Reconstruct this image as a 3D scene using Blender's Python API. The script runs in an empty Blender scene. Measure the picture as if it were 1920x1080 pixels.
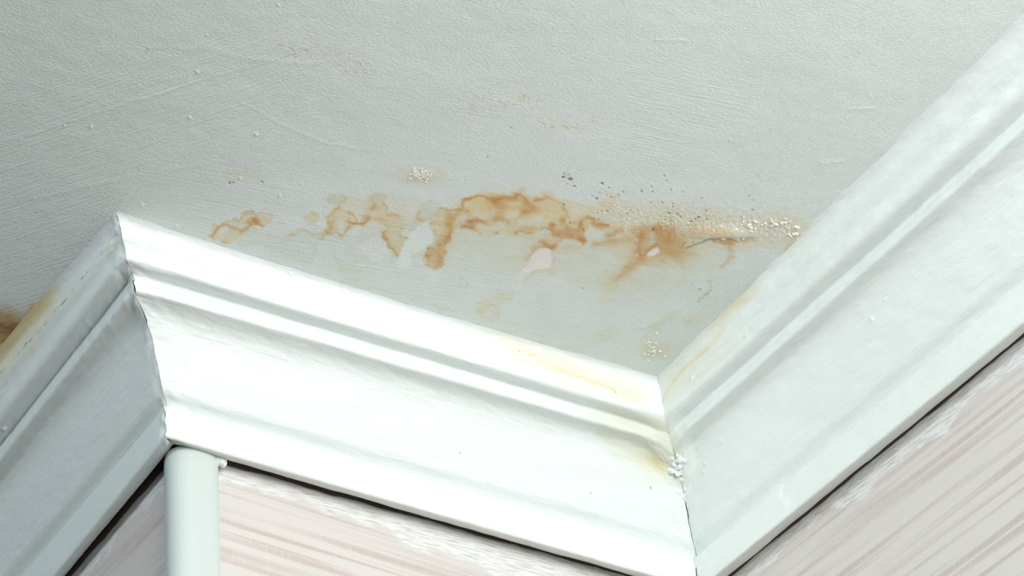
import bpy, bmesh, math
import numpy as np
from mathutils import Matrix, Vector

SC = bpy.context.scene
COL = SC.collection
L = 0.45                    # metres between the two corners of the short wall
HC = 2.5                    # ceiling height
def W(p): return (p[0]*L, p[1]*L, HC + p[2]*L)

# ------------------------------------------------------------------ camera
cd = bpy.data.cameras.new('camera'); cam = bpy.data.objects.new('camera', cd); COL.objects.link(cam)
cd.sensor_width = 36.0; cd.lens = 5343.9/1920*36.0; cd.clip_start = 0.05
ROT = [[0.845816, -0.257715, -0.467095], [-0.527778, -0.531857, -0.662253], [-0.077755, 0.806667, -0.585869]]
m4 = Matrix(ROT).to_4x4(); m4.translation = Vector(W((-1.68547, -3.32941, -2.68412)))
cam.matrix_world = m4
SC.camera = cam

# ------------------------------------------------------------------ world, lights, exposure
wd = bpy.data.worlds.new('world'); SC.world = wd; wd.use_nodes = True
bg = wd.node_tree.nodes['Background']; bg.inputs[0].default_value = (0.78, 0.93, 1.0, 1); bg.inputs[1].default_value = 0.02
def area(name, loc, target, sx, sy, power, colr):
    ld = bpy.data.lights.new(name, 'AREA'); ld.shape = 'RECTANGLE'; ld.size = sx; ld.size_y = sy
    ld.energy = power; ld.color = colr
    o = bpy.data.objects.new(name, ld); COL.objects.link(o); o.location = loc
    o.rotation_euler = (Vector(target) - Vector(loc)).to_track_quat('-Z', 'Y').to_euler()
    return o
area('window_daylight', (-0.12, -1.6, 2.16), (0.25, -0.15, 2.40), 0.8, 0.6, 22.2, (0.98, 1.0, 0.99))
area('side_daylight', (-2.4, 0.0, 2.3), (0.0, 0.0, 2.40), 0.9, 0.36, 19.0, (0.86, 0.975, 1.04))
SC.view_settings.view_transform = 'Standard'; SC.view_settings.look = 'None'
SC.view_settings.exposure = 0.0; SC.view_settings.gamma = 1.0; SC.view_settings.use_curve_mapping = False

# ------------------------------------------------------------------ helpers
def tag(o, label=None, cat=None, group=None, kind=None):
    if label: o['label'] = label
    if cat: o['category'] = cat
    if group: o['group'] = group
    if kind: o['kind'] = kind
    return o
RS = np.random.RandomState(7)
TAB = RS.rand(256, 256).astype(np.float64)
def vnoise(x, y, s=0):
    x = np.asarray(x, float) + 17.3*s; y = np.asarray(y, float) + 31.7*s
    xi = np.floor(x).astype(int); yi = np.floor(y).astype(int); fx = x-xi; fy = y-yi
    fx = fx*fx*fx*(fx*(fx*6-15)+10); fy = fy*fy*fy*(fy*(fy*6-15)+10)
    a = TAB[xi % 256, yi % 256]; b = TAB[(xi+1) % 256, yi % 256]; c = TAB[xi % 256, (yi+1) % 256]; d = TAB[(xi+1) % 256, (yi+1) % 256]
    return (a*(1-fx)+b*fx)*(1-fy)+(c*(1-fx)+d*fx)*fy
def fbm(x, y, s=0, o=3):
    t = 0; a = 1; n = 0
    for k in range(o):
        t = t + a*vnoise(x*2**k, y*2**k, s+k); n += a; a *= .5
    return t/n
def sstep(a, b, x):
    t = np.clip((x-a)/(b-a), 0, 1); return t*t*(3-2*t)
def gauss(x, w): return np.exp(-(x/w)**2)

def grid_mesh(name, V, nu, nv, mat, uv=None, color=None, extra=None, parent=None, loc=(0, 0, 0), flip=False):
    """V: (nu*nv,3) world points in row-major (u,v) order -> one smooth grid mesh object"""
    me = bpy.data.meshes.new(name)
    V = V - np.array(loc)
    i = np.arange(nu-1)[:, None]*nv + np.arange(nv-1)[None, :]
    F = np.stack([i, i+nv, i+nv+1, i+1], -1).reshape(-1, 4)
    if flip: F = F[:, ::-1]
    if extra is not None:
        EV, EF = extra
        n0 = len(V); V = np.vstack([V, EV - np.array(loc)]); F = np.vstack([F, EF + n0])
    me.vertices.add(len(V)); me.vertices.foreach_set('co', V.astype(np.float32).ravel())
    me.loops.add(F.size); me.loops.foreach_set('vertex_index', F.astype(np.int32).ravel())
    me.polygons.add(len(F)); me.polygons.foreach_set('loop_start', np.arange(0, F.size, 4, dtype=np.int32))
    me.polygons.foreach_set('use_smooth', np.ones(len(F), bool))
    me.update(calc_edges=True)
    if uv is not None:
        if len(uv) < len(V): uv = np.vstack([uv, np.zeros((len(V)-len(uv), 2))])
        ul = me.uv_layers.new(name='UVMap'); ul.data.foreach_set('uv', uv[F.ravel()].astype(np.float32).ravel())
    for nm, c in (color or {}).items():
        if len(c) < len(V): c = np.vstack([c, np.repeat(c[-1:], len(V)-len(c), 0)])
        at = me.color_attributes.new(nm, 'FLOAT_COLOR', 'POINT')
        at.data.foreach_set('color', np.hstack([c, np.ones((len(c), 1))]).astype(np.float32).ravel())
    me.materials.append(mat); me.validate()
    o = bpy.data.objects.new(name, me); COL.objects.link(o); o.location = loc
    if parent: o.parent = parent
    return o

# ------------------------------------------------------------------ materials
class NT:
    def __init__(s, name):
        s.m = bpy.data.materials.new(name); s.m.use_nodes = True; s.t = s.m.node_tree; s.b = s.t.nodes['Principled BSDF']
    def n(s, typ, **kw):
        nd = s.t.nodes.new(typ)
        for k, v in kw.items():
            if k == 'op': nd.operation = v
            else: setattr(nd, k, v)
        return nd
    def lk(s, a, b): s.t.links.new(a, b)
    def math(s, op, a, b=None, clamp=False):
        nd = s.n('ShaderNodeMath', op=op); nd.use_clamp = clamp
        for i, v in enumerate((a, b)):
            if v is None: continue
            if hasattr(v, 'links'): s.lk(v, nd.inputs[i])
            else: nd.inputs[i].default_value = v
        return nd.outputs[0]
    def noise(s, vec, scale=(1, 1, 1), rot=0, detail=3, rough=.55, base=1.0):
        mp = s.n('ShaderNodeMapping'); mp.vector_type = 'POINT'
        r = s.n('ShaderNodeMapping'); r.inputs['Rotation'].default_value = (0, 0, rot)
        s.lk(vec, r.inputs['Vector']); s.lk(r.outputs[0], mp.inputs['Vector']); mp.inputs['Scale'].default_value = scale
        nz = s.n('ShaderNodeTexNoise'); nz.inputs['Scale'].default_value = base; nz.inputs['Detail'].default_value = detail; nz.inputs['Roughness'].default_value = rough
        s.lk(mp.outputs[0], nz.inputs['Vector']); return nz.outputs[0]
    def mix(s, f, a, b, blend='MIX'):
        nd = s.n('ShaderNodeMix', data_type='RGBA', blend_type=blend)
        for i, v in ((0, f), (6, a), (7, b)):
            if hasattr(v, 'links'): s.lk(v, nd.inputs[i])
            else: nd.inputs[i].default_value = v if i == 0 else (*v, 1)
        return nd.outputs[2]
    def bump(s, h, dist, strength=1.0):
        bp = s.n('ShaderNodeBump'); bp.inputs['Strength'].default_value = strength; bp.inputs['Distance'].default_value = dist
        s.lk(h, bp.inputs['Height']); s.lk(bp.outputs[0], s.b.inputs['Normal'])

# painted ceiling: stains come as a colour attribute, brush directions as weights
mt = NT('ceiling paint'); uvn = mt.n('ShaderNodeUVMap').outputs[0]
ca = mt.n('ShaderNodeAttribute', attribute_name='paint'); mt.lk(ca.outputs['Color'], mt.b.inputs['Base Color'])
wa = mt.n('ShaderNodeAttribute', attribute_name='brush'); sp = mt.n('ShaderNodeSeparateColor'); mt.lk(wa.outputs['Color'], sp.inputs[0])
ANG_LEFT = 0.955
s1 = mt.noise(uvn, (22, 520, 1), rot=.16, detail=3)            # strokes along the short wall
s2 = mt.noise(uvn, (520, 26, 1), rot=0.03, detail=3)           # strokes along the right wall
s3 = mt.noise(uvn, (24, 480, 1), rot=ANG_LEFT, detail=3)       # sweeping strokes at the left
s4 = mt.noise(uvn, (420, 560, 1), detail=4, rough=.6)          # roller stipple
h = mt.math('MULTIPLY', s1, sp.outputs[0]); h = mt.math('ADD', h, mt.math('MULTIPLY', s2, sp.outputs[1]))
h = mt.math('ADD', h, mt.math('MULTIPLY', s3, sp.outputs[2])); h = mt.math('ADD', h, mt.math('MULTIPLY', s4, .68))
big = mt.noise(uvn, (45, 60, 1), detail=3); h = mt.math('ADD', h, mt.math('MULTIPLY', big, .7))
mt.b.inputs['Roughness'].default_value = .55
mt.bump(h, 0.0010, .75); M_CEIL = mt.m

# glossy gloss-paint on the mouldings
mm = NT('moulding paint'); uvn = mm.n('ShaderNodeUVMap').outputs[0]
ca = mm.n('ShaderNodeAttribute', attribute_name='paint'); mm.lk(ca.outputs['Color'], mm.b.inputs['Base Color'])
a1 = mm.noise(uvn, (14, 620, 1), detail=3); a2 = mm.noise(uvn, (120, 200, 1), detail=4)
h = mm.math('ADD', mm.math('MULTIPLY', a1, .6), mm.math('MULTIPLY', a2, .8))
mm.b.inputs['Roughness'].default_value = .42; mm.bump(h, 0.0007, .7); M_MOULD = mm.m

def wallpaper(name, along, tilt, top_a, top_b):
    """cream paper with broken rose-brown horizontal streaks, white paint smeared along its top edge
    top(u) = top_a + top_b*u : height of the moulding's underside along the wall (metres)"""
    w = NT(name); ob = w.n('ShaderNodeTexCoord').outputs['Object']
    sx = w.n('ShaderNodeSeparateXYZ'); w.lk(ob, sx.inputs[0])
    cb = w.n('ShaderNodeCombineXYZ'); w.lk(sx.outputs[along], cb.inputs[0]); w.lk(sx.outputs[2], cb.inputs[1]); uv = cb.outputs[0]
    st = w.noise(uv, (2.6, 120, 1), rot=tilt, detail=2, rough=.6)
    st2 = w.noise(uv, (3.5, 50, 1), rot=tilt, detail=1)
    gap = w.noise(uv, (520, 60, 1), rot=tilt, detail=2)
    fine = w.noise(uv, (900, 1300, 1), detail=2)
    r = w.n('ShaderNodeMapRange'); w.lk(st, r.inputs[0]); r.inputs[1].default_value = .48; r.inputs[2].default_value = .60
    r2 = w.n('ShaderNodeMapRange'); w.lk(gap, r2.inputs[0]); r2.inputs[1].default_value = .30; r2.inputs[2].default_value = .46
    r3 = w.n('ShaderNodeMapRange'); w.lk(st2, r3.inputs[0]); r3.inputs[1].default_value = .30; r3.inputs[2].default_value = .52
    f = w.math('MULTIPLY', w.math('MULTIPLY', r.outputs[0], w.math('ADD', w.math('MULTIPLY', r2.outputs[0], .45), .55)), r3.outputs[0])
    f = w.math('MULTIPLY', f, w.math('ADD', w.math('MULTIPLY', fine, .9), .25), clamp=True)
    mot = w.noise(uv, (40, 70, 1), detail=3)
    c = w.mix(mot, (.68, .66, .63), (.69, .632, .605))
    c = w.mix(w.math('MULTIPLY', f, .62), c, (.42, .275, .25))
    # overpainted strip
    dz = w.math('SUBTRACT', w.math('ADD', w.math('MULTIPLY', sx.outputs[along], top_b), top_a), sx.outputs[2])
    e1 = w.noise(uv, (30, 60, 1), rot=tilt, detail=5, rough=.65); e2 = w.noise(uv, (60, 900, 1), rot=.0, detail=3)
    lim = w.math('MULTIPLY', w.math('SUBTRACT', w.noise(uv, (11, 2, 1), detail=2), .24), .075)
    lim = w.math('ADD', lim, w.math('MULTIPLY', w.math('SUBTRACT', e1, .5), .022))
    k = w.math('MULTIPLY', w.math('SUBTRACT', lim, dz), 260, clamp=True)
    k = w.math('MULTIPLY', k, w.math('MULTIPLY', w.math('SUBTRACT', e2, .28), 5.0, clamp=True))
    c = w.mix(w.math('MULTIPLY', k, .88), c, (.86, .865, .86)); gap_shade = w.math('MULTIPLY', w.math('SUBTRACT', w.math('MULTIPLY', w.noise(uv, (22, 3, 1), detail=4), .0058), w.math('ADD', dz, .0032)), 900, clamp=True)
    c = w.mix(gap_shade, c, (.15, .105, .085)); w.lk(c, w.b.inputs['Base Color'])  # shade of the gap under the moulding, painted dark brown onto the paper
    w.b.inputs['Roughness'].default_value = .7
    hh = w.math('ADD', w.math('MULTIPLY', fine, .25), w.math('MULTIPLY', k, w.math('ADD', .6, e2))); w.bump(hh, .0007, .7)
    return w.m

mp = NT('white plastic'); mp.b.inputs['Base Color'].default_value = (.62, .68, .66, 1); mp.b.inputs['Roughness'].default_value = .32
tc = mp.n('ShaderNodeTexCoord').outputs['Object']; nz = mp.noise(tc, (260, 260, 12), detail=3); mp.bump(nz, .0004, .25); M_PLASTIC = mp.m
mc = NT('caulk_bead'); mc.b.inputs['Base Color'].default_value = (.80, .85, .83, 1); mc.b.inputs['Roughness'].default_value = .7
tc = mc.n('ShaderNodeTexCoord').outputs['Object']; nz = mc.noise(tc, (700, 700, 700), detail=4); mc.bump(nz, .001, .6); M_FILL = mc.m
mk = NT('flaking plaster'); mk.b.inputs['Roughness'].default_value = .8
tc = mk.n('ShaderNodeTexCoord').outputs['Object']; nz = mk.noise(tc, (350, 350, 350), detail=2)
mk.lk(mk.mix(nz, (.86, .80, .68), (.95, .94, .90)), mk.b.inputs['Base Color']); M_CRUMB = mk.m
mf = NT('floor boards'); tc = mf.n('ShaderNodeTexCoord').outputs['Object']; nz = mf.noise(tc, (1.2, 26, 1), detail=4)
mf.lk(mf.mix(nz, (.16, .115, .08), (.24, .18, .125)), mf.b.inputs['Base Color']); M_FLOOR = mf.m
PAINT = np.array([.795, .86, .845])
TRIMP = np.array([.815, .868, .85])

# ------------------------------------------------------------------ ceiling with the water stain
# The stain is drawn on a flat sheet (u across, v down) that maps onto the ceiling plane by H.
H = np.array([[0.0006595064270939534, 0.000563387860423608, -0.5465482099148434],
              [-0.0003179643219084387, 0.0011296842136969863, -0.5587323390277021],
              [-2.1354935151918595e-05, -0.00022154497558140912, 1.0]])
def sheet(u, v):
    q = np.stack([u, v, np.ones_like(u)], -1) @ H.T
    return q[..., 0]/q[..., 2]*L, q[..., 1]/q[..., 2]*L
STEP = 2.0
us = np.arange(-90, 2010+STEP, STEP); vs = np.arange(-90, 770+STEP, STEP)
U, V = np.meshgrid(us, vs, indexing='ij')
wu = U + 16*(fbm(U/26, V/26, 1)-.5) + 9*(fbm(U/8, V/8, 3)-.5)
wv = V + 16*(fbm(U/26, V/26, 5)-.5) + 9*(fbm(U/8, V/8, 7)-.5)
MOD = fbm(U/30, V/22, 90); MOD2 = vnoise(U/13, V/9, 95); LOB = np.abs(2*vnoise(U/13, V/11, 77)-1)+.5*np.abs(2*vnoise(U/6, V/5.5, 79)-1)
CH = {k: np.zeros_like(U) for k in ('film', 'tan', 'brown', 'yellow', 'dark', 'peel', 'clean')}
def over(ch, sl, a): CH[ch][sl] = 1-(1-CH[ch][sl])*(1-np.clip(a, 0, 1))
def window(pts, pad):
    p = np.array(pts, float)
    i0 = max(int((p[:, 0].min()-pad-us[0])/STEP), 0); i1 = min(int((p[:, 0].max()+pad-us[0])/STEP)+1, len(us))
    j0 = max(int((p[:, 1].min()-pad-vs[0])/STEP), 0); j1 = min(int((p[:, 1].max()+pad-vs[0])/STEP)+1, len(vs))
    return (slice(i0, i1), slice(j0, j1)), p
def segdist(X, Y, p, closed):
    n = len(p); d2 = np.full(X.shape, 1e12); ins = np.zeros(X.shape, bool)
    for k in range(n if closed else n-1):
        a = p[k]; b = p[(k+1) % n]; e = b-a; l2 = max(e@e, 1e-9)
        t = np.clip(((X-a[0])*e[0]+(Y-a[1])*e[1])/l2, 0, 1)
        d2 = np.minimum(d2, (X-a[0]-t*e[0])**2+(Y-a[1]-t*e[1])**2)
        if closed:
            c = ((a[1] > Y) != (b[1] > Y)); dy = b[1]-a[1] if b[1] != a[1] else 1e-9
            ins ^= c & (X < (b[0]-a[0])*(Y-a[1])/dy+a[0])
    d = np.sqrt(d2); return np.where(ins, -d, d) if closed else d
def smoothpoly(p, it=2, closed=True):
    for _ in range(it):
        q = np.roll(p, -1, 0)
        if closed: p = np.stack([.75*p+.25*q, .25*p+.75*q], 1).reshape(-1, 2)
        else:
            a = np.stack([.75*p[:-1]+.25*p[1:], .25*p[:-1]+.75*p[1:]], 1).reshape(-1, 2); p = np.vstack([p[:1], a, p[-1:]])
    return p
def zc(pts, z):
    ox, oy = z; return [(ox+x/4.0, oy+y/4.0) for x, y in pts]
def blob(pts, ch='tan', fill=.4, rim=.4, rimch='tan', soft=2.5, rw=5, warp=.85, z=None, hole=False):
    if z: pts = zc(pts, z)
    if not hole and ch == 'tan': fill = min(fill*1.45, .95)
    rim = min(rim*(1.35 if ch == 'tan' else .8), .95)
    sl, p = window(pts, 40+soft*2); p = smoothpoly(p)
    X = U[sl]+warp*(wu[sl]-U[sl]); Y = V[sl]+warp*(wv[sl]-V[sl])
    d = segdist(X, Y, p, True)
    if ch == 'tan' and rim > .12 and not hole: d = d-5.5*(LOB[sl]-.5)
    if hole:
        for k in CH:
            if k not in ('film',): CH[k][sl] *= 1-fill*sstep(soft, -soft, d)
    else: over(ch, sl, fill*sstep(soft, -soft, d)*(.62+.76*MOD[sl]))
    if rim:
        over(rimch, sl, rim*np.where(d < 0, np.exp(d/rw), np.exp(-(d/1.5)**2))*(.4+1.2*MOD2[sl]))
        if rimch == 'tan' and rim > .4: over('brown', sl, .6*rim*np.where(d < 0, np.exp(d/2.5), np.exp(-(d/1.3)**2))*sstep(.4, .75, MOD2[sl]))
def ell(cx, cy, rx, ry, rot=0, **k):
    t = np.linspace(0, 2*np.pi, 14, endpoint=False); c, s = math.cos(rot), math.sin(rot)
    blob([(cx+rx*np.cos(a)*c-ry*np.sin(a)*s, cy+rx*np.cos(a)*s+ry*np.sin(a)*c) for a in t], **k)
def line(pts, w=4, a=.7, ch='brown', warp=.6, z=None, flat=False):
    if z: pts = zc(pts, z)
    sl, p = window(pts, 3*w+20); p = smoothpoly(p, 2, False)
    X = U[sl]+warp*(wu[sl]-U[sl]); Y = V[sl]+warp*(wv[sl]-V[sl])
    d = segdist(X, Y, p, False)
    if ch == 'brown' and w > 2:
        over(ch, sl, .9*a*np.exp(-(d/(w*(.55+.9*MOD2[sl])))**1.6)*(.45+.9*MOD[sl])); over('tan', sl, .55*a*gauss(d, w*2.6)*(.3+1.2*MOD[sl]))
    else: over(ch, sl, a*gauss(d, w))
Z3 = (380, 330); Z4 = (780, 330); Z5 = (1100, 350)
# broad dampness behind everything
blob([(520, 430), (640, 425), (830, 400), (1000, 420), (1180, 440), (1470, 470), (1400, 560), (1290, 720), (1200, 760), (900, 640), (640, 560), (470, 490)], 'film', .55, 0, soft=16)
blob([(1300, 560), (1500, 430), (1480, 500), (1330, 650), (1250, 720), (1180, 700)], 'film', .45, 0, soft=28)
blob([(590, 400), (640, 370), (770, 365), (830, 400), (800, 440), (700, 440)], 'tan', .22, 0, soft=14)
blob([(1090, 370), (1250, 385), (1420, 400), (1520, 400), (1500, 450), (1300, 470), (1100, 440)], 'tan', .38, 0, soft=18)
ell(452, 328, 36, 12, ch='tan', fill=.16, rim=0, soft=10); ell(785, 332, 48, 18, ch='tan', fill=.22, rim=0, soft=12)
ell(1225, 655, 26, 20, ch='tan', fill=.28, rim=0, soft=8); ell(1130, 630, 34, 10, -.4, ch='tan', fill=.2, rim=0, soft=7)
ell(1240, 605, 40, 10, -.6, ch='tan', fill=.2, rim=0, soft=7)
blob([(830, 400), (960, 380), (1110, 390), (1400, 440), (1330, 520), (1180, 570), (1060, 520), (900, 500), (830, 470)], 'tan', .16, 0, soft=26)
blob([(870, 410), (950, 380), (1080, 400), (1080, 440), (900, 450)], 'tan', .22, 0, soft=14)
# left curl
blob([(40, 430), (70, 385), (150, 350), (230, 325), (330, 330), (430, 385), (330, 430), (230, 470), (210, 495), (90, 470)], 'tan', .42, .35, z=Z3)
blob([(285, 320), (285, 285), (340, 262), (420, 265), (480, 290), (530, 330), (500, 370), (440, 388), (380, 350)], 'tan', .42, .35, z=Z3)
ell(150, 425, 48, 36, z=Z3, fill=.8, rim=.25, hole=True, soft=3)
line([(75, 440), (95, 405), (150, 372), (210, 390), (250, 410), (310, 418), (350, 385), (380, 350), (398, 335), (420, 370), (452, 385)], 2.2, .75, z=Z3)
ell(395, 338, 40, 22, z=Z3, ch='brown', fill=.75, rim=0, soft=7)
blob([(235, 480), (290, 440), (390, 385), (440, 410), (520, 440), (640, 445), (720, 425), (820, 450), (852, 500), (840, 640), (790, 665), (740, 650), (600, 590), (400, 500), (260, 525)], 'film', .5, .32, z=Z3, soft=2)
line([(640, 440), (700, 420), (760, 410), (830, 440), (900, 430), (915, 480), (870, 480)], 2.2, .35, z=Z3)
ell(815, 322, 54, 36, z=Z3, fill=.45, rim=.3); ell(598, 350, 22, 18, z=Z3, fill=.3, rim=.1)
ell(1005, 176, 84, 42, z=Z3, ch='film', fill=.75, rim=.2, warp=.3); ell(1005, 176, 84, 42, z=Z3, fill=.22, rim=0, warp=.3)
ell(1312, 170, 76, 40, z=Z3, ch='film', fill=.7, rim=.15, warp=.3); ell(1312, 170, 76, 40, z=Z3, fill=.2, rim=0, warp=.3)
blob([(945, 290), (970, 250), (1030, 230), (1090, 250), (1130, 290), (1145, 340), (1090, 372), (1090, 405), (1040, 440), (990, 432), (940, 428), (905, 380), (930, 320), (890, 310)], 'tan', .5, .5, z=Z3)
line([(930, 420), (960, 385), (965, 350)], 6, .45, z=Z3); line([(1085, 380), (1060, 430), (1030, 440)], 2.5, .6, z=Z3)
ell(1040, 380, 34, 58, z=Z3, fill=.75, rim=.2, hole=True, soft=3)
line([(1088, 335), (1105, 362), (1150, 357), (1195, 357), (1235, 335), (1250, 300)], 2.4, .95, z=Z3); line([(1205, 310), (1250, 250), (1290, 225)], 6, .5, z=Z3)
blob([(1200, 300), (1250, 245), (1300, 215), (1370, 220), (1380, 280), (1430, 300), (1500, 300), (1532, 345), (1530, 390), (1500, 420), (1540, 495), (1520, 545), (1455, 582), (1420, 555), (1380, 480), (1362, 430), (1395, 380), (1330, 330), (1250, 325)], 'tan', .5, .42, z=Z3)
line([(1365, 430), (1385, 500), (1430, 560), (1460, 578)], 3, .5, z=Z3); line([(1380, 300), (1420, 292), (1480, 300)], 3, .45, z=Z3)
blob([(1610, 325), (1600, 260), (1640, 205), (1720, 175), (1790, 210), (1805, 260), (1780, 290), (1700, 335)], 'film', .6, .3, z=Z3, soft=2)
line([(1612, 320), (1603, 280), (1635, 260), (1610, 320), (1660, 335)], 2.4, .35, z=Z3)
blob([(1640, 360), (1690, 350), (1730, 400), (1715, 470), (1680, 545), (1565, 590), (1560, 690), (1475, 700), (1455, 610), (1540, 520), (1530, 450), (1600, 410)], 'clean', .9, 0, z=Z3, soft=2.5, hole=True); 
blob([(1640, 360), (1690, 350), (1730, 400), (1715, 470), (1680, 545), (1565, 590), (1560, 690), (1475, 700), (1455, 610), (1540, 520), (1530, 450), (1600, 410)], 'clean', .9, 0, z=Z3, soft=2.5)
blob([(1170, 510), (1260, 455), (1360, 475), (1390, 560), (1330, 655), (1250, 610)], 'peel', .35, 0, z=Z3, soft=3); blob([(1100, 430), (1150, 375), (1200, 372), (1130, 460)], 'clean', .6, 0, z=Z3, soft=3)
blob([(840, 330), (900, 330), (930, 400), (880, 410)], 'clean', .6, 0, z=Z3, soft=3)
blob([(940, 500), (985, 450), (1060, 465), (1160, 540), (1180, 590), (1160, 685), (1060, 712), (985, 655), (975, 570)], 'film', .5, .3, z=Z3, soft=2)
blob([(1180, 450), (1290, 410), (1310, 430), (1200, 500), (1170, 540), (1130, 480)], 'film', .4, .1, z=Z3)
blob([(1340, 660), (1420, 580), (1450, 640), (1420, 690)], 'film', .5, .15, z=Z3)
line([(920, 385), (1150, 510), (1400, 640)], 1.6, .35, 'clean', .1, z=Z3); line([(1170, 590), (1290, 655)], 3, .3, 'tan', z=Z3)
line([(1030, 715), (1180, 705)], 5, .3, 'tan', z=Z3); line([(1050, 790), (1150, 780)], 5, .35, 'tan', z=Z3)
line([(1200, 830), (1400, 870), (1640, 930), (1800, 985), (1900, 1010)], 2.5, .28, 'tan', z=Z3)
# main cloud
blob([(180, 240), (330, 270), (400, 260), (330, 330), (285, 420), (235, 490), (205, 540), (222, 610), (185, 682), (115, 690), (80, 640), (60, 580), (110, 540), (150, 520), (120, 460), (130, 400), (100, 350), (150, 290)], 'tan', .75, .6, z=Z4)
line([(330, 270), (250, 330), (255, 420), (200, 500), (190, 530)], 9, .5, z=Z4); line([(275, 395), (250, 455)], 4, .7, z=Z4)
ell(140, 610, 70, 72, z=Z4, ch='brown', fill=.16, rim=.22, rimch='brown', soft=6, warp=1.5); line([(90, 600), (150, 560), (200, 600), (160, 660)], 5, .35, z=Z4)
line([(0, 600), (70, 610)], 6, .35, 'yellow', z=Z4); line([(255, 330), (265, 370)], 9, .6, 'yellow', z=Z4)
blob([(380, 180), (480, 122), (560, 130), (610, 165), (660, 165), (700, 125), (770, 88), (820, 110), (850, 150), (900, 160), (970, 122), (1040, 130), (1060, 170), (1180, 185), (1290, 235), (1345, 290), (1250, 350), (1100, 320), (700, 320), (500, 300)], 'tan', .38, .15, z=Z4, soft=2)
blob([(330, 265), (338, 190), (370, 165), (430, 170), (465, 150), (510, 155), (560, 185), (600, 190), (650, 180), (700, 160), (760, 148), (815, 150), (845, 190), (885, 212), (910, 168), (1000, 153), (1050, 180), (1105, 208), (1122, 260), (1152, 300), (1105, 340), (1080, 390), (1010, 400), (950, 400), (880, 430), (780, 430), (700, 440), (620, 420), (560, 450), (420, 425), (345, 405), (290, 340), (285, 300)], 'tan', .5, .8, z=Z4, rw=5, soft=2)
line([(340, 255), (345, 195), (400, 172), (465, 158), (510, 155), (560, 185), (600, 192), (650, 180), (700, 162), (760, 148), (812, 150), (842, 188)], 2.6, .6, z=Z4); line([(905, 172), (1000, 155), (1050, 182), (1105, 210), (1120, 260), (1150, 300), (1105, 335)], 2.6, .5, z=Z4)
line([(560, 185), (625, 225), (645, 260), (620, 310)], 10, .55, z=Z4); line([(600, 195), (740, 165)], 7, .5, z=Z4); line([(835, 205), (880, 232), (850, 270), (815, 300)], 9, .62, z=Z4)
line([(395, 350), (450, 328), (500, 345)], 5, .8, z=Z4); line([(345, 385), (405, 390)], 5, .75, z=Z4); line([(690, 330), (688, 362)], 6, .5, z=Z4)
blob([(345, 260), (350, 190), (480, 165), (600, 200), (760, 160), (850, 200), (1000, 165), (1110, 220), (1130, 300), (1000, 330), (700, 300), (400, 310)], 'yellow', .3, 0, z=Z4, soft=9)
ell(480, 235, 90, 36, z=Z4, ch='yellow', fill=.4, rim=0, soft=9); ell(760, 240, 50, 30, z=Z4, ch='yellow', fill=.4, rim=0, soft=7)
for e in ((720, 292, 56, 24), (335, 350, 42, 26), (615, 372, 66, 40), (480, 288, 62, 22), (915, 330, 60, 42), (800, 350, 44, 20), (480, 400, 60, 22), (380, 440, 40, 30)):
    ell(*e, z=Z4, fill=.62, rim=0, hole=True, soft=8, warp=1.3)
line([(760, 415), (850, 400), (925, 380)], 7, .5, 'tan', z=Z4); line([(760, 415), (900, 385)], 4, .2, z=Z4)
blob([(1005, 360), (1090, 345), (1180, 360), (1240, 318), (1300, 318), (1270, 420), (1255, 500), (1210, 522), (1180, 475), (1130, 462), (1100, 492), (1050, 522), (1020, 542), (950, 522), (930, 490), (985, 455), (1015, 430)], 'tan', .75, .4, z=Z4)
blob([(1020, 380), (1090, 365), (1180, 375), (1240, 340), (1250, 420), (1210, 470), (1100, 455), (1030, 440)], 'brown', .52, .1, z=Z4, soft=9, warp=1.4)
line([(1080, 345), (1110, 320)], 5, .5, z=Z4); line([(1215, 370), (1245, 328), (1300, 318), (1350, 345), (1430, 365)], 4, .65, z=Z4); line([(1345, 350), (1400, 375)], 6, .4, z=Z4)
line([(950, 490), (975, 525), (1020, 535)], 4, .85, z=Z4); line([(1030, 370), (1022, 430)], 4, .55, z=Z4); ell(1228, 488, 34, 26, z=Z4, ch='brown', fill=.8, rim=0, soft=6); line([(1080, 470), (1150, 460)], 4, .5, z=Z4)
line([(830, 620), (880, 560), (930, 510)], 7, .4, z=Z4); line([(1040, 540), (1045, 640), (1030, 720)], 4, .35, 'tan', z=Z4); blob([(1040, 540), (1260, 530), (1240, 570), (1060, 570)], 'tan', .35, .1, z=Z4, soft=5)
line([(800, 800), (850, 730), (930, 690), (1020, 720)], 4, .4, 'tan', z=Z4)
CHIP = [(862, 615), (900, 562), (960, 537), (1010, 548), (1025, 610), (1017, 668), (960, 700), (905, 688), (850, 722), (805, 718), (800, 692), (850, 660)]
blob(CHIP, 'peel', 1, 0, z=Z4, soft=1, warp=.15)
line([(800, 730), (780, 780), (770, 830)], 6, .45, 'peel', z=Z4); line([(130, 700), (140, 800)], 8, .4, 'peel', z=Z4)
ell(360, 800, 42, 36, z=Z4, fill=.25, rim=.1); ell(362, 795, 18, 18, z=Z4, ch='peel', fill=.4, rim=0)
ell(555, 1010, 78, 80, z=Z4, ch='tan', fill=.28, rim=.12, soft=7); ell(555, 1012, 42, 38, z=Z4, fill=.9, rim=.1, hole=True, soft=4)
blob([(440, 960), (560, 880), (700, 870), (740, 930), (600, 960), (460, 1040)], 'tan', .2, .1, z=Z4, soft=6); line([(140, 960), (200, 1000), (260, 1000)], 3, .4, 'tan', z=Z4)
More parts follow.
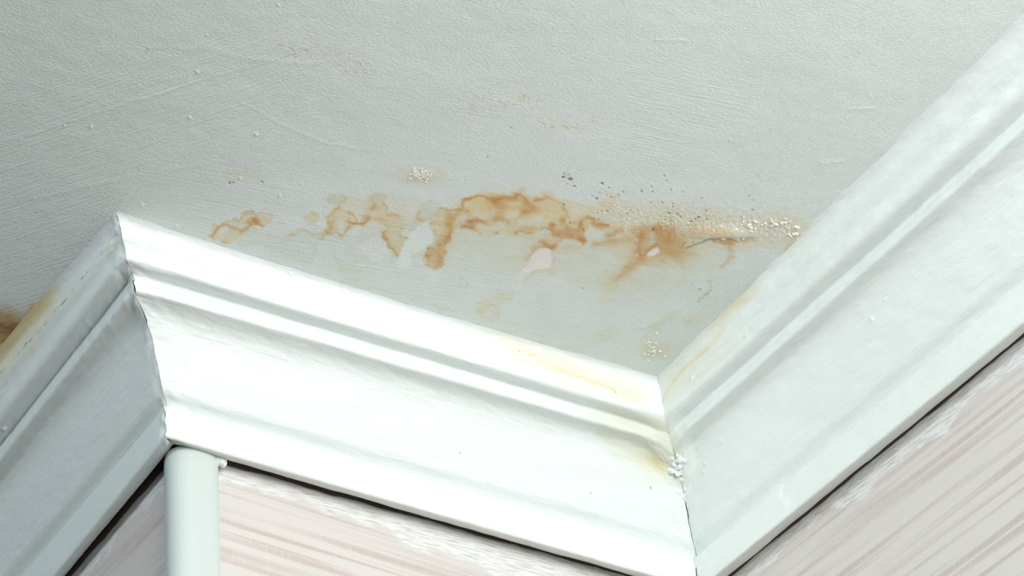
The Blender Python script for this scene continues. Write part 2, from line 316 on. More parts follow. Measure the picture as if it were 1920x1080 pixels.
# right hand branch
blob([(1420, 470), (1560, 480), (1690, 400), (1900, 400), (2100, 440), (2160, 520), (1980, 600), (1800, 650), (1620, 720), (1530, 640)], 'tan', .5, 0, z=Z4, soft=12)
line([(1420, 448), (1470, 440), (1500, 400), (1550, 405)], 4, .55, z=Z4); line([(1340, 510), (1480, 490), (1640, 470), (1700, 440), (1712, 400)], 6, .42, z=Z4)
line([(1690, 440), (1670, 560), (1700, 600), (1740, 572), (1800, 540)], 5.5, .65, z=Z4); line([(1700, 610), (1650, 670), (1560, 720), (1490, 790)], 9, .34, z=Z4); line([(1560, 720), (1450, 830), (1420, 920)], 14, .3, 'tan', z=Z4)
line([(1900, 420), (1850, 480), (1870, 560), (1960, 580)], 12, .3, z=Z4); line([(1640, 420), (1740, 385), (1820, 390)], 6, .4, z=Z4)
ell(1775, 465, 26, 66, .25, z=Z4, fill=.75, rim=0, hole=True, soft=4); ell(1370, 450, 60, 36, z=Z4, fill=.6, rim=0, hole=True, soft=5)
blob([(1730, 592), (1742, 570), (1790, 545), (1810, 528), (1830, 565), (1800, 592), (1760, 600)], 'peel', 1, 0, z=Z4, soft=1, warp=.1)
ell(1665, 493, 8, 6, z=Z4, ch='peel', fill=1, rim=0, soft=1); ell(1660, 575, 6, 8, z=Z4, ch='peel', fill=1, rim=0, soft=1)
ell(1435, 195, 76, 36, z=Z4, fill=.45, rim=.12)
# grainy rusted band and blister towards the right hand moulding
blob([(450, 310), (650, 330), (760, 400), (700, 440), (560, 430)], 'brown', .42, 0, z=Z5, soft=10); blob([(720, 240), (900, 230), (1130, 260), (1150, 380), (930, 370), (800, 330)], 'tan', .5, 0, z=Z5, soft=10); blob([(420, 290), (900, 280), (1130, 330), (1100, 380), (900, 350), (600, 380)], 'brown', .3, 0, z=Z5, soft=9); blob([(450, 330), (600, 330), (760, 420), (880, 560), (560, 560), (300, 620), (330, 470)], 'brown', .22, 0, z=Z5, soft=16)
blob([(930, 395), (1000, 372), (1060, 376), (1115, 400), (1125, 425), (1060, 432), (960, 415)], 'brown', .62, 0, z=Z5, soft=3); ell(1210, 392, 60, 18, z=Z5, ch='brown', fill=.35, rim=0, soft=4)
line([(745, 468), (800, 445), (870, 428), (930, 392), (1000, 371), (1060, 374), (1110, 398), (1135, 415)], 1.3, .6, 'dark', .4, z=Z5)
line([(700, 460), (745, 420)], 2, .35, 'dark', z=Z5)
line([(1500, 480), (1590, 400), (1680, 320)], 9, .55, 'tan', z=Z5); line([(1510, 470), (1600, 390)], 6, .25, z=Z5); line([(1130, 440), (1400, 430), (1560, 380)], 10, .45, 'tan', z=Z5)
line([(1060, 450), (1100, 510), (1060, 550), (1010, 590)], 4, .35, z=Z5); blob([(880, 590), (990, 560), (1090, 540), (980, 640), (880, 640)], 'film', .8, 0, z=Z5, soft=9)
line([(890, 715), (930, 695), (935, 740), (945, 780), (860, 820), (840, 860)], 1.8, .35, z=Z5)
blob([(1000, 760), (1250, 560), (1350, 560), (1150, 850), (950, 950), (880, 960)], 'film', .7, 0, z=Z5, soft=16); blob([(700, 1000), (830, 960), (900, 980), (760, 1060)], 'tan', .35, 0, z=Z5, soft=8)
# second leak by the left moulding
blob([(-60, 590), (20, 575), (55, 595), (45, 640), (0, 660), (-80, 680)], 'tan', .8, 0, soft=14); blob([(-60, 600), (10, 590), (40, 612), (20, 638), (-60, 640)], 'brown', .55, 0, soft=10)
ell(-5, 610, 70, 42, ch='dark', fill=.26, rim=0, soft=24); ell(10, 622, 40, 16, ch='dark', fill=.3, rim=0, soft=10); line([(60, 580), (30, 625), (0, 640)], 5, .6); line([(80, 575), (40, 640), (0, 700)], 10, .35, 'tan'); line([(0, 608), (25, 622), (45, 612)], 4, .4, 'dark')
# pits (dark dots) and drips
pits = [(1056, 333, 3), (1069, 337, 4), (1129, 345, 2.5), (1203, 359, 1.8), (1119, 373, 2), (1057, 384, 1.6), (1094, 431, 1.6), (1225, 431, 2.2), (1312, 542, 2.2), (1093, 541, 1.5), (1255, 400, 1.8), (1270, 402, 2), (1295, 415, 2.2), (1310, 408, 2.4), (1276, 407, 1.6), (1340, 430, 2), (914, 295, 1.6), (1002, 377, 1.4), (1153, 383, 1.3), (1258, 414, 1.5), (1325, 411, 1.6), (1077, 350, 1.5), (1136, 361, 1.2), (1168, 360, 1.1), (1220, 380, 1.3), (1242, 380, 1.3), (1262, 382, 1.2), (1300, 455, 1.5), (958, 240, 1.2), (430, 343, 2), (491, 341, 1.8), (437, 342, 1.2)]
prs = np.random.RandomState(3)
for k in range(70):
    pits.append((prs.uniform(1040, 1420), prs.uniform(320, 430), prs.uniform(.6, 1.2)))
for (x, y, r) in pits:
    sl, p = window([(x, y)], 14); d = np.hypot((U[sl]-x)*.8, (V[sl]-y)*1.25); over('dark', sl, .85*sstep(r*1.3, r*.5, d))
# grazes where brush marks caught dirt
for (cx, cy, rx, ry, a) in ((560, 95, 75, 22, .5), (660, 130, 60, 26, .35), (960, 185, 70, 22, .5), (1060, 235, 80, 16, .5), (1420, 340, 30, 26, .5), (60, 200, 60, 16, .25), (860, 200, 60, 30, .25)):
    sl, p = window([(cx-rx, cy-ry), (cx+rx, cy+ry)], 20); m = gauss(np.hypot((U[sl]-cx)/rx, (V[sl]-cy)/ry), .8)
    t = vnoise((U[sl]*.7+V[sl]*.7)/9, (U[sl]*.7-V[sl]*.7)/3.4, 9)*vnoise(U[sl]/5, V[sl]/3, 12)
    over('tan', sl, a*m*sstep(.30, .55, t)*1.6); over('dark', sl, .22*a*m*sstep(.36, .6, t))
# brush drag and grain break the stain up
drag = vnoise((U+.16*V)/70, (V-.16*U)/3.2, 21)
for k in ('tan', 'brown', 'yellow', 'film'): CH[k] *= (.80+.40*drag)
gm = gauss(np.hypot((U-1330)/190, (V-(415+.00*(U-1330)))/34), 1.0) ; gm = np.maximum(gm, .6*gauss(np.hypot((U-1180)/120, (V-400)/28), 1.)); gm = np.maximum(gm, gauss(np.hypot((U-1450)/70, (V-438)/16), 1.))
gr = vnoise(U/3.1, V/2.6, 30); CH['tan'] = np.clip(CH['tan']*(1-gm*.8*sstep(.45, .75, gr))+gm*.25*sstep(.5, .2, gr), 0, 1); CH['brown'] *= 1-gm*.5*sstep(.4, .7, gr)
CH['film'] *= 1-CH['clean']; CH['tan'] *= 1-.8*CH['clean']
for k in ('tan', 'brown', 'yellow', 'film'): CH[k] *= 1-CH['peel']
C = np.ones(U.shape+(3,))*PAINT
for k, t in (('film', (.885, .905, .88)), ('tan', (1.0, .82, .57)), ('yellow', (1.0, .86, .56)), ('brown', (.74, .38, .17)), ('dark', (.34, .30, .25))):
    C = C*np.array(t)**np.clip(CH[k], 0, 1)[..., None]
C = C*(1-CH['peel'][..., None])+np.array([.89, .852, .815])*CH['peel'][..., None]
C = C*(1+.03*CH['clean'][..., None])*(1+.03*(fbm(U/300, V/200, 40)-.5))[..., None]
# brush direction weights
edgeB = V-(412+.297*(U-225)); edgeC = V-(707-(U-1257)*1.0)       # distance from the two mouldings
w2 = sstep(-560, -150, edgeC-0*U)*sstep(900, 1250, U)
w1 = sstep(-260, -60, edgeB)*(1-w2)*sstep(180, 420, U)
w3 = (1-w1)*(1-w2)*sstep(90, 240, V+.25*U)*sstep(900, 400, U)
wR = sstep(.35, .65, fbm(U/220, V/120, 44)); w1 = np.clip(w1+.7*sstep(500, 900, U)*wR*(1-w2)*sstep(60, 200, V), 0, 1)
w2 = np.clip(w2+.35*(1-wR)*sstep(700, 1100, U), 0, 1); wl = sstep(140, 0, np.abs(V-(420-1.33*(U-217)))/1.6)*sstep(330, 180, U); w2 = np.maximum(w2*(1-wl), wl)
BR = np.stack([w1, w2, w3], -1)
# relief: pits, crumbly grain, blister, chips, seams in the paint
X, Y = sheet(U, V); Z = np.full_like(X, HC)
mm_ = .001
Z -= .6*mm_*gm*(gr-.3)*vnoise(U/7, V/6, 33)*1.6
Z += .9*mm_*CH['dark']*(V < 470) + .35*mm_*sstep(.4, .9, CH['peel'])
Z -= 2.2*mm_*gauss(np.hypot((U-1355)/55, (V-437)/13), 1.)*(V < 446) - .0
g2 = gauss(np.hypot((U-790)/28, (V-327)/12), 1.0); g2 = sstep(.25, .6, g2); Z -= .5*mm_*g2*sstep(.35, .8, vnoise(U/4.2, V/4, 50))
for (pts, w, hh) in (([(280, 90), (400, 90), (460, 112), (600, 118)], 4, .28), ([(0, 270), (200, 205), (460, 125)], 3, .4), ([(60, 375), (250, 330), (420, 300)], 3, .3), ([(450, 190), (560, 250), (640, 275), (720, 285)], 3, .3), ([(1228, 74), (1290, 76)], 2.4, .5), ([(930, 135), (975, 80)], 2, -.3), ([(1540, 305), (1580, 303)], 2.5, .5), ([(1190, 615), (1240, 600)], 3, .5), ([(1590, 205), (1640, 202)], 2.5, .5)):
    sl, p = window(pts, 20); Z[sl] -= .55*hh*mm_*gauss(segdist(wu[sl]*.5+U[sl]*.5, wv[sl]*.5+V[sl]*.5, smoothpoly(p, 2, False), False), w)
drs = np.random.RandomState(11)
for k in range(24):
    x = drs.uniform(100, 1700); y = drs.uniform(60, 420); r = drs.uniform(1.2, 2.2)
    sl, p = window([(x, y)], 12); Z[sl] -= .45*mm_*gauss(np.hypot(U[sl]-x, V[sl]-y), r)
for (x, y, r) in ((170, 238, 2.5), (370, 135, 2.5), (480, 251, 3), (355, 220, 2.5), (331, 425, 4), (266, 384, 3), (450, 334, 2.5), (524, 366, 2.5), (522, 10, 2), (545, 508, 4)):
    sl, p = window([(x, y)], 14); Z[sl] -= .8*mm_*gauss(np.hypot(U[sl]-x, V[sl]-y), r)
Z -= 1.0*mm_*(fbm(U/160, V/90, 60)-.5)*sstep(-30, -120, edgeB+40)     # gentle unevenness of old plaster
fade = sstep(0, 60, np.minimum.reduce([U-us[0], us[-1]-U, V-vs[0], vs[-1]-V])); Z = HC+(Z-HC)*fade
P = np.stack([X, Y, Z], -1).reshape(-1, 3)
c4 = [(X[i, j], Y[i, j], HC) for i, j in ((0, 0), (0, -1), (-1, -1), (-1, 0))]
o4 = [(-2.6, -3.2, HC), (-2.2, 3.2, HC), (3.2, 3.2, HC), (2.6, -3.4, HC)]
EV = np.array(c4+o4); EF = np.array([[k, 4+k, 4+(k+1) % 4, (k+1) % 4] for k in range(4)])[:, ::-1]
uvc = np.stack([X.ravel(), Y.ravel()], -1)
ceiling = grid_mesh('ceiling', P, len(us), len(vs), M_CEIL, uv=uvc, color={'paint': C.reshape(-1, 3), 'brush': BR.reshape(-1, 3)}, extra=(EV, EF))
# normals downwards
if ceiling.data.polygons[1000].normal.z > 0: ceiling.data.flip_normals()
tag(ceiling, 'white painted ceiling with a brown water stain in the corner', 'ceiling', kind='structure')

# loose crumbs of paint and plaster that cling to the stain
def crumbs(name, spots, label):
    rs = np.random.RandomState(5); bm = bmesh.new()
    for (x, y, r) in spots:
        X1, Y1 = sheet(np.array([x], float), np.array([y], float))
        s = r*.00040; ret = bmesh.ops.create_icosphere(bm, subdivisions=1, radius=1.0)
        e = Matrix.Rotation(rs.uniform(0, 6.28), 3, 'Z') @ Matrix.Rotation(rs.uniform(-.6, .6), 3, 'X')
        sc = (rs.uniform(.8, 1.6), rs.uniform(.6, 1.1), rs.uniform(.35, .7))
        for v in ret['verts']:
            q = Vector((v.co.x*sc[0], v.co.y*sc[1], v.co.z*sc[2]))*(1+rs.uniform(-.25, .25)); v.co = (e @ q)*s + Vector((X1[0], Y1[0], HC-.0004))
    me = bpy.data.meshes.new(name); bm.to_mesh(me); bm.free(); me.materials.append(M_CRUMB)
    o = bpy.data.objects.new(name, me); COL.objects.link(o); o.parent = ceiling; tag(o, label, kind='stuff'); return o
rs = np.random.RandomState(21); sp1 = []
for k in range(170):
    t = rs.rand(); x = 1330+170*t+rs.normal(0, 10); y = 436-8*math.sin(t*3)+rs.normal(0, 6+4*t)-4*t; sp1.append((x, y, 1.0+3.8*rs.rand()**2.4))
for k in range(420):
    x = rs.uniform(1150, 1420); y = 405+.07*(x-1150)+rs.normal(0, 11); sp1.append((x, y, rs.uniform(.5, 1.15)))
crumbs('plaster_crumbs', sp1, 'cream crumbs of flaking plaster along the stain')
sp2 = [(790+rs.uniform(-1, 1)*26*(.35+.65*rs.rand()), 327+rs.normal(0, 4.8), rs.uniform(.9, 2.2)) for k in range(120)]
crumbs('plaster_crumbs', sp2, 'small round patch of pale crumbling paint')
sp3 = [(1225+rs.normal(0, 10), 655+rs.normal(0, 9), rs.uniform(1, 3)) for k in range(26)]
crumbs('plaster_crumbs', sp3, 'few pale flakes near the inner corner')

# ------------------------------------------------------------------ crown mouldings: one profile swept along three walls, mitred
ST = np.array([
 [[-0.2101, 0.5, 0.0], [-0.1608, 0.5, -0.0732], [-0.1296, 0.5, -0.0665], [-0.1314, 0.5, -0.0949], [-0.0956, 0.5, -0.0935], [-0.0357, 0.5, -0.2024], [-0.035, 0.5, -0.2266], [-0.0252, 0.5, -0.2931], [0.0008, 0.5, -0.2721]],
 [[-0.1849, -0.1849, 0.0], [-0.171, -0.171, -0.0641], [-0.1346, -0.1346, -0.055], [-0.1406, -0.1406, -0.0884], [-0.0979, -0.0979, -0.0931], [-0.039, -0.039, -0.1961], [-0.0382, -0.0382, -0.2154], [-0.0351, -0.0351, -0.2688], [-0.0076, -0.0076, -0.2584]],
 [[0.8248, -0.1752, 0.0], [0.8283, -0.1717, -0.0719], [0.8606, -0.1394, -0.0705], [0.8615, -0.1385, -0.0935], [0.9014, -0.0986, -0.0913], [0.9699, -0.0301, -0.2097], [0.9656, -0.0344, -0.2364], [0.9592, -0.0408, -0.3014], [1.0022, 0.0022, -0.281]],
 [[0.796, -0.9, 0.0], [0.8283, -0.9, -0.066], [0.863, -0.9, -0.0616], [0.8583, -0.9, -0.0876], [0.9004, -0.9, -0.0904], [0.9668, -0.9, -0.2046], [0.9634, -0.9, -0.2253], [0.9666, -0.9, -0.2881], [1.0013, -0.9, -0.2733]]])
def profile(dz):
    """9 key points (d out from the wall, z down) -> smooth curve of fixed sample count, plus key index along it"""
    k = dz; ctl = []
    def add(p, r, q): ctl.append((np.array(p), r, q))
    lerp = lambda a, b, t: a+(b-a)*t
    add(k[0]+(.032, .004), 0, -.4); add(k[0]+(.001, -.002), .026, 0)
    add(lerp(k[0], k[1], .42)+(.002, 0), .012, .42); add(lerp(k[0], k[1], .60)+(-.0060, 0), .012, .60)
    add(k[1]+(.0018, .000), .024, 1); add(k[2]+(.000, .001), .004, 2); add(k[3], .007, 3)
    add(lerp(k[3], k[4], 1.06)+(0, .003), .055, 4)
    f = k[5]-k[4]; n = np.array([-f[1], f[0]])/np.hypot(*f); n = n if n[0] > 0 else -n
    add(lerp(k[4], k[5], .55)+n*.003, .03, 4.6); add(k[5]+(.009, .003), .007, 5)
    add(np.array([k[6][0]-.016, k[6][1]+.0115]), .003, 5.7); add(k[6]+(.001, 0), .004, 6); add(k[7]+(.001, -.001), .008, 7); add(k[8], 0, 8); add(k[8]+(.004, .02), 0, 8.4)
    pts = []; qs = []
    for i, (p, r, q) in enumerate(ctl):
        if r == 0: pts.append(p); qs.append(q); continue
        a = ctl[i-1][0]-p; b = ctl[i+1][0]-p; ra = min(r, .48*np.hypot(*a)); rb = min(r, .48*np.hypot(*b))
        A = p+a/np.hypot(*a)*ra; Bq = p+b/np.hypot(*b)*rb; qa = q+(ctl[i-1][2]-q)*ra/np.hypot(*a); qb = q+(ctl[i+1][2]-q)*rb/np.hypot(*b)
        for t in np.linspace(0, 1, 9): pts.append((1-t)**2*A+2*t*(1-t)*p+t*t*Bq); qs.append((1-t)*qa+t*qb)
    return np.array(pts), np.array(qs)
def resample(pts, qs, n=190):
    d = np.concatenate([[0], np.cumsum(np.hypot(*np.diff(pts, axis=0).T))]); return d
def to_dz(k):
    s = ST[k]
    if k <= 1: return np.stack([-s[:, 0], s[:, 2]], -1)
    return np.stack([1-s[:, 0], s[:, 2]], -1)
PR = []
for k in range(4):
    p, q = profile(to_dz(k)); PR.append((p, q))
# common resampling parameter from the average curve, so samples correspond between stations
avg = sum(p for p, q in PR)/4; dd = np.concatenate([[0], np.cumsum(np.hypot(*np.diff(avg, axis=0).T))]); NP_ = 230
tt = np.linspace(0, dd[-1], NP_); CUR = [np.stack([np.interp(tt, dd, p[:, 0]), np.interp(tt, dd, p[:, 1])], -1) for p, q in PR]
QS = np.interp(tt, dd, PR[0][1])
def mould(name, k0, k1, label, t0, t1, n, stain, lumps):
    """k0,k1: stations; parameter t runs 0..1 between them and may overrun outwards (t0,t1)"""
    c0, c1 = CUR[k0], CUR[k1]
    def place(k, c):
        d, z = c[:, 0], c[:, 1]
        if k == 0: return np.stack([-d, np.full_like(d, .5), z], -1)
        if k == 1: return np.stack([-d, -d, z], -1)
        if k == 2: return np.stack([1-d, -d, z], -1)
        return np.stack([1-d, np.full_like(d, -.9), z], -1)
    A, Bq = place(k0, c0), place(k1, c1)
    s = np.linspace(0, 1, n); s = t0+(t1-t0)*s
    G = A[None]+(Bq-A)[None]*s[:, None, None]
    if k0 == 1:     # the ceiling line of the short length sags a little in its middle
        bul = np.interp(QS, [-.3, 0, .7, 1.2], [.009, .009, .004, 0]); G[:, :, 1] += bul[None]*(4*s*(1-s))[:, None]
    # paint and filler have rounded the profile off beside the mitres
    def filled(c):
        i0, i1 = np.searchsorted(QS, [.85, 4.35]); o = c.copy(); u = (tt[i0:i1]-tt[i0])/(tt[i1]-tt[i0]); o[i0:i1] = c[i0]+(c[i1]-c[i0])*u[:, None]; return o
    for k, c, wts in ((k0, c0, sstep(.07, 0, s)), (k1, c1, sstep(.93, 1, s))):
        if k in (1, 2): G += (place(k, filled(c))-place(k, c))[None]*(wts*(.8 if k == 2 else .45))[:, None, None]
    wav = .010*(fbm(QS*1.7, QS*0+2.2, 31)-.5)+.003*(vnoise(QS*6.5, QS*0+.7, 33)-.5)   # ragged edge of the outer corner
    wo = (sstep(.05, 0, s) if k0 == 1 else sstep(.95, 1, s) if k1 == 1 else s*0)[:, None]*wav[None]; G[:, :, 0] -= wo; G[:, :, 1] -= .3*wo
    T = np.repeat(s[:, None], NP_, 1); Q = np.repeat(QS[None], n, 0)
    al = np.linalg.norm(Bq-A, axis=1).mean()*T; pa = np.repeat(tt[None], n, 0)
    # normals
    du = np.gradient(G, axis=0); dv = np.gradient(G, axis=1); N = np.cross(du, dv); N /= np.linalg.norm(N, axis=-1, keepdims=True)+1e-12
    mid = N[n//2, NP_//2]
    out = np.array([-1, 0, -1.]) if k0 != 1 else np.array([0, -1, -1.])
    flip = mid@out < 0
    if flip: N = -N
    seed = 70+10*k0
    sm = .5 if k0 == 0 else 1.0
    h = sm*.0026*(fbm(al*9, pa*30, seed)-.5)+sm*.0016*(fbm(al*26, pa*60, seed+3)-.5)+.0007*(fbm(al*40, pa*240, seed+5)-.5)
    h += lumps(T, Q, al, pa, seed)
    h *= sstep(0, .02, pa)
    G = G+N*h[..., None]
    if k0 == 1:     # hairline crack where the mitre at the inner corner has opened
        gap = .0045*sstep(4.5, 7.2, QS)*(.35+1.1*vnoise(QS*3.1, QS*0, 3)); wob = .007*(fbm(QS*2.4, QS*0, 5)-.5)+.003*(vnoise(QS*11, QS*0, 8)-.5)
        G[:, :, 0] += ((wob*sstep(4.2, 5.2, QS))[None]-gap[None])*sstep(.955, 1.0, s)[:, None]
    if k0 == 2:
        wob = .007*(fbm(QS*2.4, QS*0, 5)-.5)+.003*(vnoise(QS*11, QS*0, 8)-.5)
        G[:, :, 0] += (wob*sstep(4.2, 5.2, QS))[None]*(1-sstep(0, .05, s))[:, None]
    col = np.ones(G.shape)*TRIMP; col = stain(col, T, Q, al, pa)
    Wp = np.stack([G[..., 0]*L, G[..., 1]*L, HC+G[..., 2]*L], -1).reshape(-1, 3)
    loc = tuple(Wp.mean(0))
    o = grid_mesh(name, Wp, n, NP_, M_MOULD, uv=np.stack([al.ravel()*L, pa.ravel()*L], -1), color={'paint': col.reshape(-1, 3)}, loc=loc, flip=not flip)
    tag(o, label, 'crown moulding', 'lengths of white crown moulding', kind='thing'); return o
def tint(col, a, t): return col*np.array(t)**np.clip(a, 0, 1)[..., None]
CREAM = (1.0, .93, .79); OCH = (.97, .74, .38); TANG = (.88, .84, .70); DARK = (.25, .21, .17)
def stain_a(c, T, Q, al, pa):            # T: 1 at the outer corner, 0 far away
    y = .5-T*.68
    n = fbm(al*14, pa*40, 3)
    m = sstep(-.06, .10, y)*sstep(.62, .30, Q+.3*(n-.5))
    c = tint(c, m*.5, (.98, .88, .68)); c = tint(c, .6*sstep(.0, .09, y)*sstep(.22, .05, Q+.2*(n-.5)), (.80, .60, .34))
    cr = gauss(Q-(.33+.10*(fbm(al*12, al*0, 6)-.5)+.03*(vnoise(al*70, al*0, 2)-.5)), .008)*sstep(.40, .55, vnoise(al*130, al*0, 9))*(.4+.6*sstep(.3,.6,vnoise(al*14, al*0, 19)))
    c = tint(c, cr*.75*sstep(.93, .80, T), DARK)
    c = tint(c, .5*gauss(np.hypot((T-.95)/.018, (Q-.40)/.16), 1)*sstep(.4, .6, vnoise(al*120, pa*200, 4)), OCH)
    return c
def stain_b(c, T, Q, al, pa):
    n = fbm(al*16, pa*60, 11); n2 = fbm(al*7, pa*18, 13)
    m = sstep(.60, .72, T+.1*(n-.5))*sstep(1.0, .94, T)*gauss(Q-(.05+(T-.6)*1.5+.25*(n-.5)), .28)
    c = tint(c, m*.9, CREAM); c = tint(c, .55*gauss(Q-(.10+(T-.6)*1.6+.3*(n-.5)), .035)*sstep(.68, .75, T)*sstep(.97, .9, T), (.99, .82, .55))
    m = sstep(.80, .93, T+.12*(n-.5))*sstep(.9, 1.6, Q)*sstep(4.5, 3.9, Q+.8*(n-.5)); c = tint(c, m*.7, TANG)
    c = tint(c, .8*gauss(np.hypot((T-.955)/.03, (Q-3.95)/.22), 1)*(.4+n), (.90, .80, .55)); c = tint(c, .5*sstep(.86, .95, T)*gauss(Q-4.15, .22)*(.4+n), (.93, .88, .74))
    
    for (t, q, r) in ((.062, 2.1, .0022), (.2, 2.15, .0018), (.93, 4.45, .0022), (.545, 4.7, .0015), (.80, 4.75, .0016), (.90, .55, .002), (.905, .60, .0025), (.72, .3, .0015), (.75, .28, .0014), (.60, .25, .0016)):
        c = tint(c, .8*sstep(r, r*.4, np.hypot(T-t, (Q-q)*.10)), DARK)
    c = tint(c, .35*sstep(6.6, 7.3, Q), (.93, .90, .80)); return c
def stain_c(c, T, Q, al, pa):            # T: 0 at the inner corner
    n = fbm(al*14, pa*50, 15)
    m = sstep(.42, .12, T+.1*(n-.5))*sstep(.95, .55, Q+.35*(n-.5)); c = tint(c, m*.5, (.99, .93, .81))
    c = tint(c, .5*sstep(.20, .30, T)*sstep(.46, .36, T)*sstep(.35, .02, Q+.3*(n-.5)), (.97, .80, .55))
    ln = .30+.25*(fbm(al*7, al*0, 4)-.5)+.12*(1-sstep(0, .06, T)); c = tint(c, .75*gauss(Q-ln, .04)*sstep(.30, .17, T)*sstep(-.01, .02, T)*(.3+n), (.99, .78, .42))
    c = tint(c, .6*gauss(T, .022)*sstep(1.0, 3.0, Q)*sstep(4.4, 3.6, Q)*(.3+n), (.95, .84, .62)); c = tint(c, .25*sstep(6.6, 7.3, Q), (.93, .92, .84)); return c
def lumps_a(T, Q, al, pa, s):
    near = sstep(.90, .99, T)
    h = near*.007*(fbm(al*40, pa*40, s+7)-.5)*sstep(4.8, 4.0, Q) + .0035*gauss(T-.985, .012)*(vnoise(pa*60, al*0, s+1)-.3)
    h += .0028*(vnoise(al*90, pa*26+al*30, s+9)-.5)*sstep(.5, .9, T)*gauss(Q-2.2, 1.3)*.55
    h -= .004*gauss(Q-.33, .03)*sstep(.45, .7, vnoise(al*40, al*0, s))*sstep(.85, .97, T)
    h += .004*gauss(np.hypot(al-.155, (pa-.115)), .004)
    return h
def lumps_b(T, Q, al, pa, s):
    near = sstep(.90, .99, T); nearo = sstep(.10, .01, T)
    h = near*.010*(fbm(al*34, pa*34, s+7)-.45)*gauss(Q-3.9, 1.2) + nearo*.004*(fbm(al*30, pa*50, s+2)-.5)
    zq = lambda q: .12 if q > 3.9 else .06
    for (t, q) in ((.30, .02), (.36, .05), (.385, .06), (.40, .05), (.42, .08), (.355, .12), (.05, .38)):
        h += .0026*gauss(np.hypot((T-t), (Q-q)*zq(q)), .0026)
    return h
def lumps_c(T, Q, al, pa, s):
    near = sstep(.12, .01, T)
    h = near*.008*(fbm(al*34, pa*34, s+7)-.45)*gauss(Q-3.6, 1.4)
    h += .0022*sstep(.30, .285, T+.05*(vnoise(pa*40, al*0, s)-.5))*sstep(5.4, 5.9, Q)*sstep(7.0, 6.6, Q)*(.55+.6*fbm(al*30, pa*50, s+8))
    zq = lambda q: .12 if q > 3.9 else .06
    for (t, q) in ((.12, .6), (.33, .75), (.38, 1.0), (.15, 4.2), (.085, 4.3), (.075, 4.35), (.65, 4.3), (.7, 4.2)):
        h += .0024*gauss(np.hypot((T-t)*.8, (Q-q)*zq(q)), .0026)
    h += 0
    return h
mould('crown_moulding', 0, 1, 'shaded grey white crown moulding on the left, running away behind the outer corner', -1.6, 1.0, 620, stain_a, lumps_a)
mould('crown_moulding', 1, 2, 'brightly lit short white crown moulding in the middle, between the outer and inner corners', 0.0, 1.0, 520, stain_b, lumps_b)
right = mould('crown_moulding', 2, 3, 'long white crown moulding on the right, rising from the cracked inner corner joint', 0.0, 2.6, 760, stain_c, lumps_c)

# lumps of old filler painted over where the two lengths meet in the inner corner
bm = bmesh.new(); rs = np.random.RandomState(12)
cB = CUR[2]
for k in range(26):
    q = rs.uniform(3.5, 4.45); i = int(np.searchsorted(QS, q)); ia, ib = np.searchsorted(QS, [.85, 4.35]); ff = cB[ia]+(cB[ib]-cB[ia])*(tt[i]-tt[ia])/(tt[ib]-tt[ia]); d, z = cB[i]+.8*(ff-cB[i]) if i < ib else cB[i]; off = abs(rs.normal(0, .007))
    p = Vector(W((1-d, -d-off, z))) if rs.rand() < .6 else Vector(W((1-d-off, -d, z)))
    r = rs.uniform(.0018, .0036); p += Vector((.55, .55, .35))*r*1.22; ret = bmesh.ops.create_icosphere(bm, subdivisions=3, radius=1.0); sc = (rs.uniform(.8, 1.3), rs.uniform(.8, 1.3), rs.uniform(.8, 1.8)); sd = rs.uniform(0, 90)
    for v in ret['verts']:
        c = np.array(v.co); w = 1+.7*(float(vnoise(c[0]*1.5+sd, c[1]*1.5+c[2]))-.5); v.co = Vector((c[0]*sc[0], c[1]*sc[1], c[2]*sc[2]))*r*w+p
for f in bm.faces: f.smooth = True
me = bpy.data.meshes.new('joint_filler'); bm.to_mesh(me); bm.free(); me.materials.append(M_FILL)
o = bpy.data.objects.new('joint_filler', me); COL.objects.link(o); o.parent = right; o.matrix_parent_inverse = Matrix.Translation(right.location).inverted()
o['label'] = 'lumpy old filler smeared into the inner corner joint'

# ------------------------------------------------------------------ walls
GAP = .010
def wall(name, corners, along, tilt, ta, tb, label):
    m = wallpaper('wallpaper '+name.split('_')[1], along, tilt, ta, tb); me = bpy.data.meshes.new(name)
    me.from_pydata([c for c in corners], [], [(0, 1, 2, 3)]); me.materials.append(m)
    o = bpy.data.objects.new(name, me); COL.objects.link(o); tag(o, label, 'wall', kind='structure'); return o
g = GAP*L
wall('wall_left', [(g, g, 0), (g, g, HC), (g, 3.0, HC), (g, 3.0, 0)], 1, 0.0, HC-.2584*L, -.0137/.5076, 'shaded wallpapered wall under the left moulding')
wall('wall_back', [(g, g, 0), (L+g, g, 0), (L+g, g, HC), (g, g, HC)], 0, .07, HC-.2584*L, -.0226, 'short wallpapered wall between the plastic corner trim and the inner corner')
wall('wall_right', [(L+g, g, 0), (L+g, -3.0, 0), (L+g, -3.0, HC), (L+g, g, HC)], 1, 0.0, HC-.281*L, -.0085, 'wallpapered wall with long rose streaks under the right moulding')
fl = bpy.data.meshes.new('floor'); fl.from_pydata([(-2.6, -3.2, 0), (2.6, -3.4, 0), (3.2, 3.2, 0), (-2.2, 3.2, 0)], [], [(0, 1, 2, 3)]); fl.materials.append(M_FLOOR)
fo = bpy.data.objects.new('floor', fl); COL.objects.link(fo); tag(fo, 'wooden floor of the room', 'floor', kind='structure')

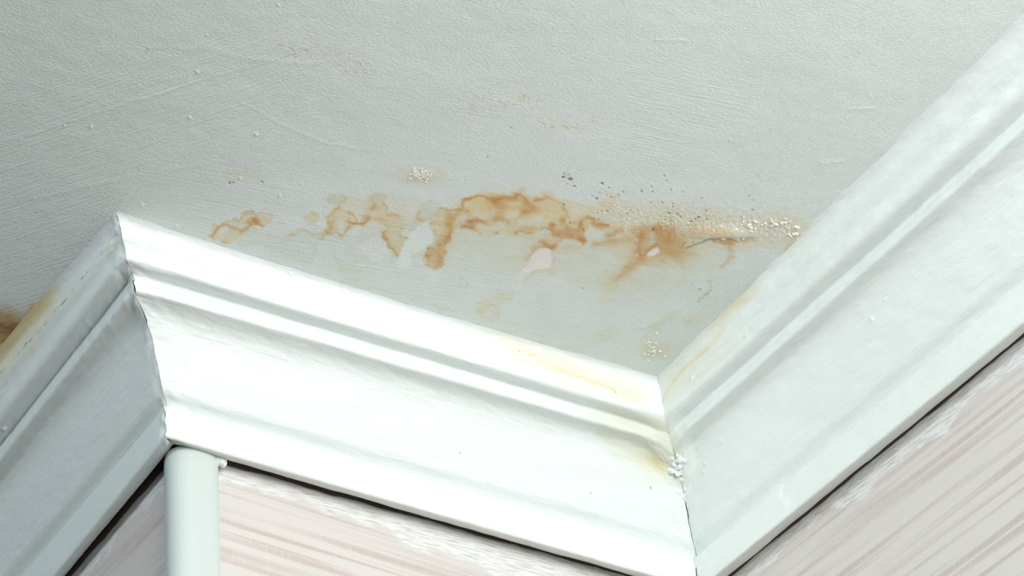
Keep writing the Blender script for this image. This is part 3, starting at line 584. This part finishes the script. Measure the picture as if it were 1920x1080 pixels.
# ------------------------------------------------------------------ plastic corner trim on the outer corner
sec = np.array([(.0085, .0500), (.0050, .0490), (-.0030, .036), (-.0080, .020), (-.0085, .006), (-.0030, -.008), (.008, -.017), (.024, -.0215), (.042, -.0215), (.056, -.0185), (.066, -.0125), (.0675, -.009)])
t = np.concatenate([[0], np.cumsum(np.hypot(*np.diff(sec, axis=0).T))])
def crom(P, m=6):
    Q = np.vstack([2*P[0]-P[1], P, 2*P[-1]-P[-2]]); o = []
    for i in range(1, len(Q)-2):
        for u in np.linspace(0, 1, m, endpoint=False):
            a, b, c, d = Q[i-1:i+3]; o.append(.5*((2*b)+(-a+c)*u+(2*a-5*b+4*c-d)*u*u+(-a+3*b-3*c+d)*u**3))
    o.append(P[-1]); return np.array(o)
sec = np.vstack([crom(sec), [(.010, .010)]])*L
me = bpy.data.meshes.new('corner_trim'); bm = bmesh.new(); zt, zb = HC-.2608*L, .05
rows = []
for z in (zt, zt-.0008, zt-.02, 1.2, zb):
    k = .985 if z == zt else 1.0
    rows.append([bm.verts.new((x*k, y*k, z)) for x, y in sec])
n = len(sec)
for a, b in zip(rows[:-1], rows[1:]):
    for i in range(n):
        f = bm.faces.new((a[i], a[(i+1) % n], b[(i+1) % n], b[i])); f.smooth = i < n-2
bm.faces.new(rows[0][::-1]); bm.faces.new(rows[-1]); bmesh.ops.recalc_face_normals(bm, faces=bm.faces[:]); bm.to_mesh(me); bm.free(); me.materials.append(M_PLASTIC)
trim = bpy.data.objects.new('corner_trim', me); COL.objects.link(trim)
tag(trim, 'white rounded plastic corner trim standing on the outer wall corner under the mouldings', 'corner trim', kind='thing')
# thin flat flange of the trim lying on the left wall
bm = bmesh.new(); vs_ = [bm.verts.new((x*L, y*L, z)) for z in (zb, zt-.0012) for x, y in ((.0098, .047), (.0098, .0560), (.0078, .0556), (.0062, .047))]
for q in ((0, 1, 2, 3), (4, 5, 6, 7), (0, 1, 5, 4), (1, 2, 6, 5), (2, 3, 7, 6), (3, 0, 4, 7)): bm.faces.new([vs_[k] for k in q])
bmesh.ops.recalc_face_normals(bm, faces=bm.faces[:]); me = bpy.data.meshes.new('flange'); bm.to_mesh(me); bm.free(); me.materials.append(M_PLASTIC)
o = bpy.data.objects.new('flange', me); COL.objects.link(o); o.parent = trim
# blob of filler pressed between trim, wall and moulding
bm = bmesh.new(); bmesh.ops.create_icosphere(bm, subdivisions=4, radius=1.0)
for v in bm.verts:
    q = np.array(v.co); s = 1+.55*(float(fbm(q[0]*1.6+5, q[1]*1.6+q[2]*1.3+9, 2))-.5)+.3*(float(fbm(q[0]*4+5, q[1]*4+q[2]*3, 4))-.5)
    v.co = Vector((q[0]*.0046*s+.0705*L, q[1]*.0035*s-.011*L, q[2]*.0046*s-q[0]*.0012+HC-.2680*L))
for f in bm.faces: f.smooth = True
me = bpy.data.meshes.new('caulk_bead'); bm.to_mesh(me); bm.free(); me.materials.append(M_FILL)
o = bpy.data.objects.new('caulk_bead', me); COL.objects.link(o); o.parent = trim; o['label'] = 'smear of white filler at the top of the trim'
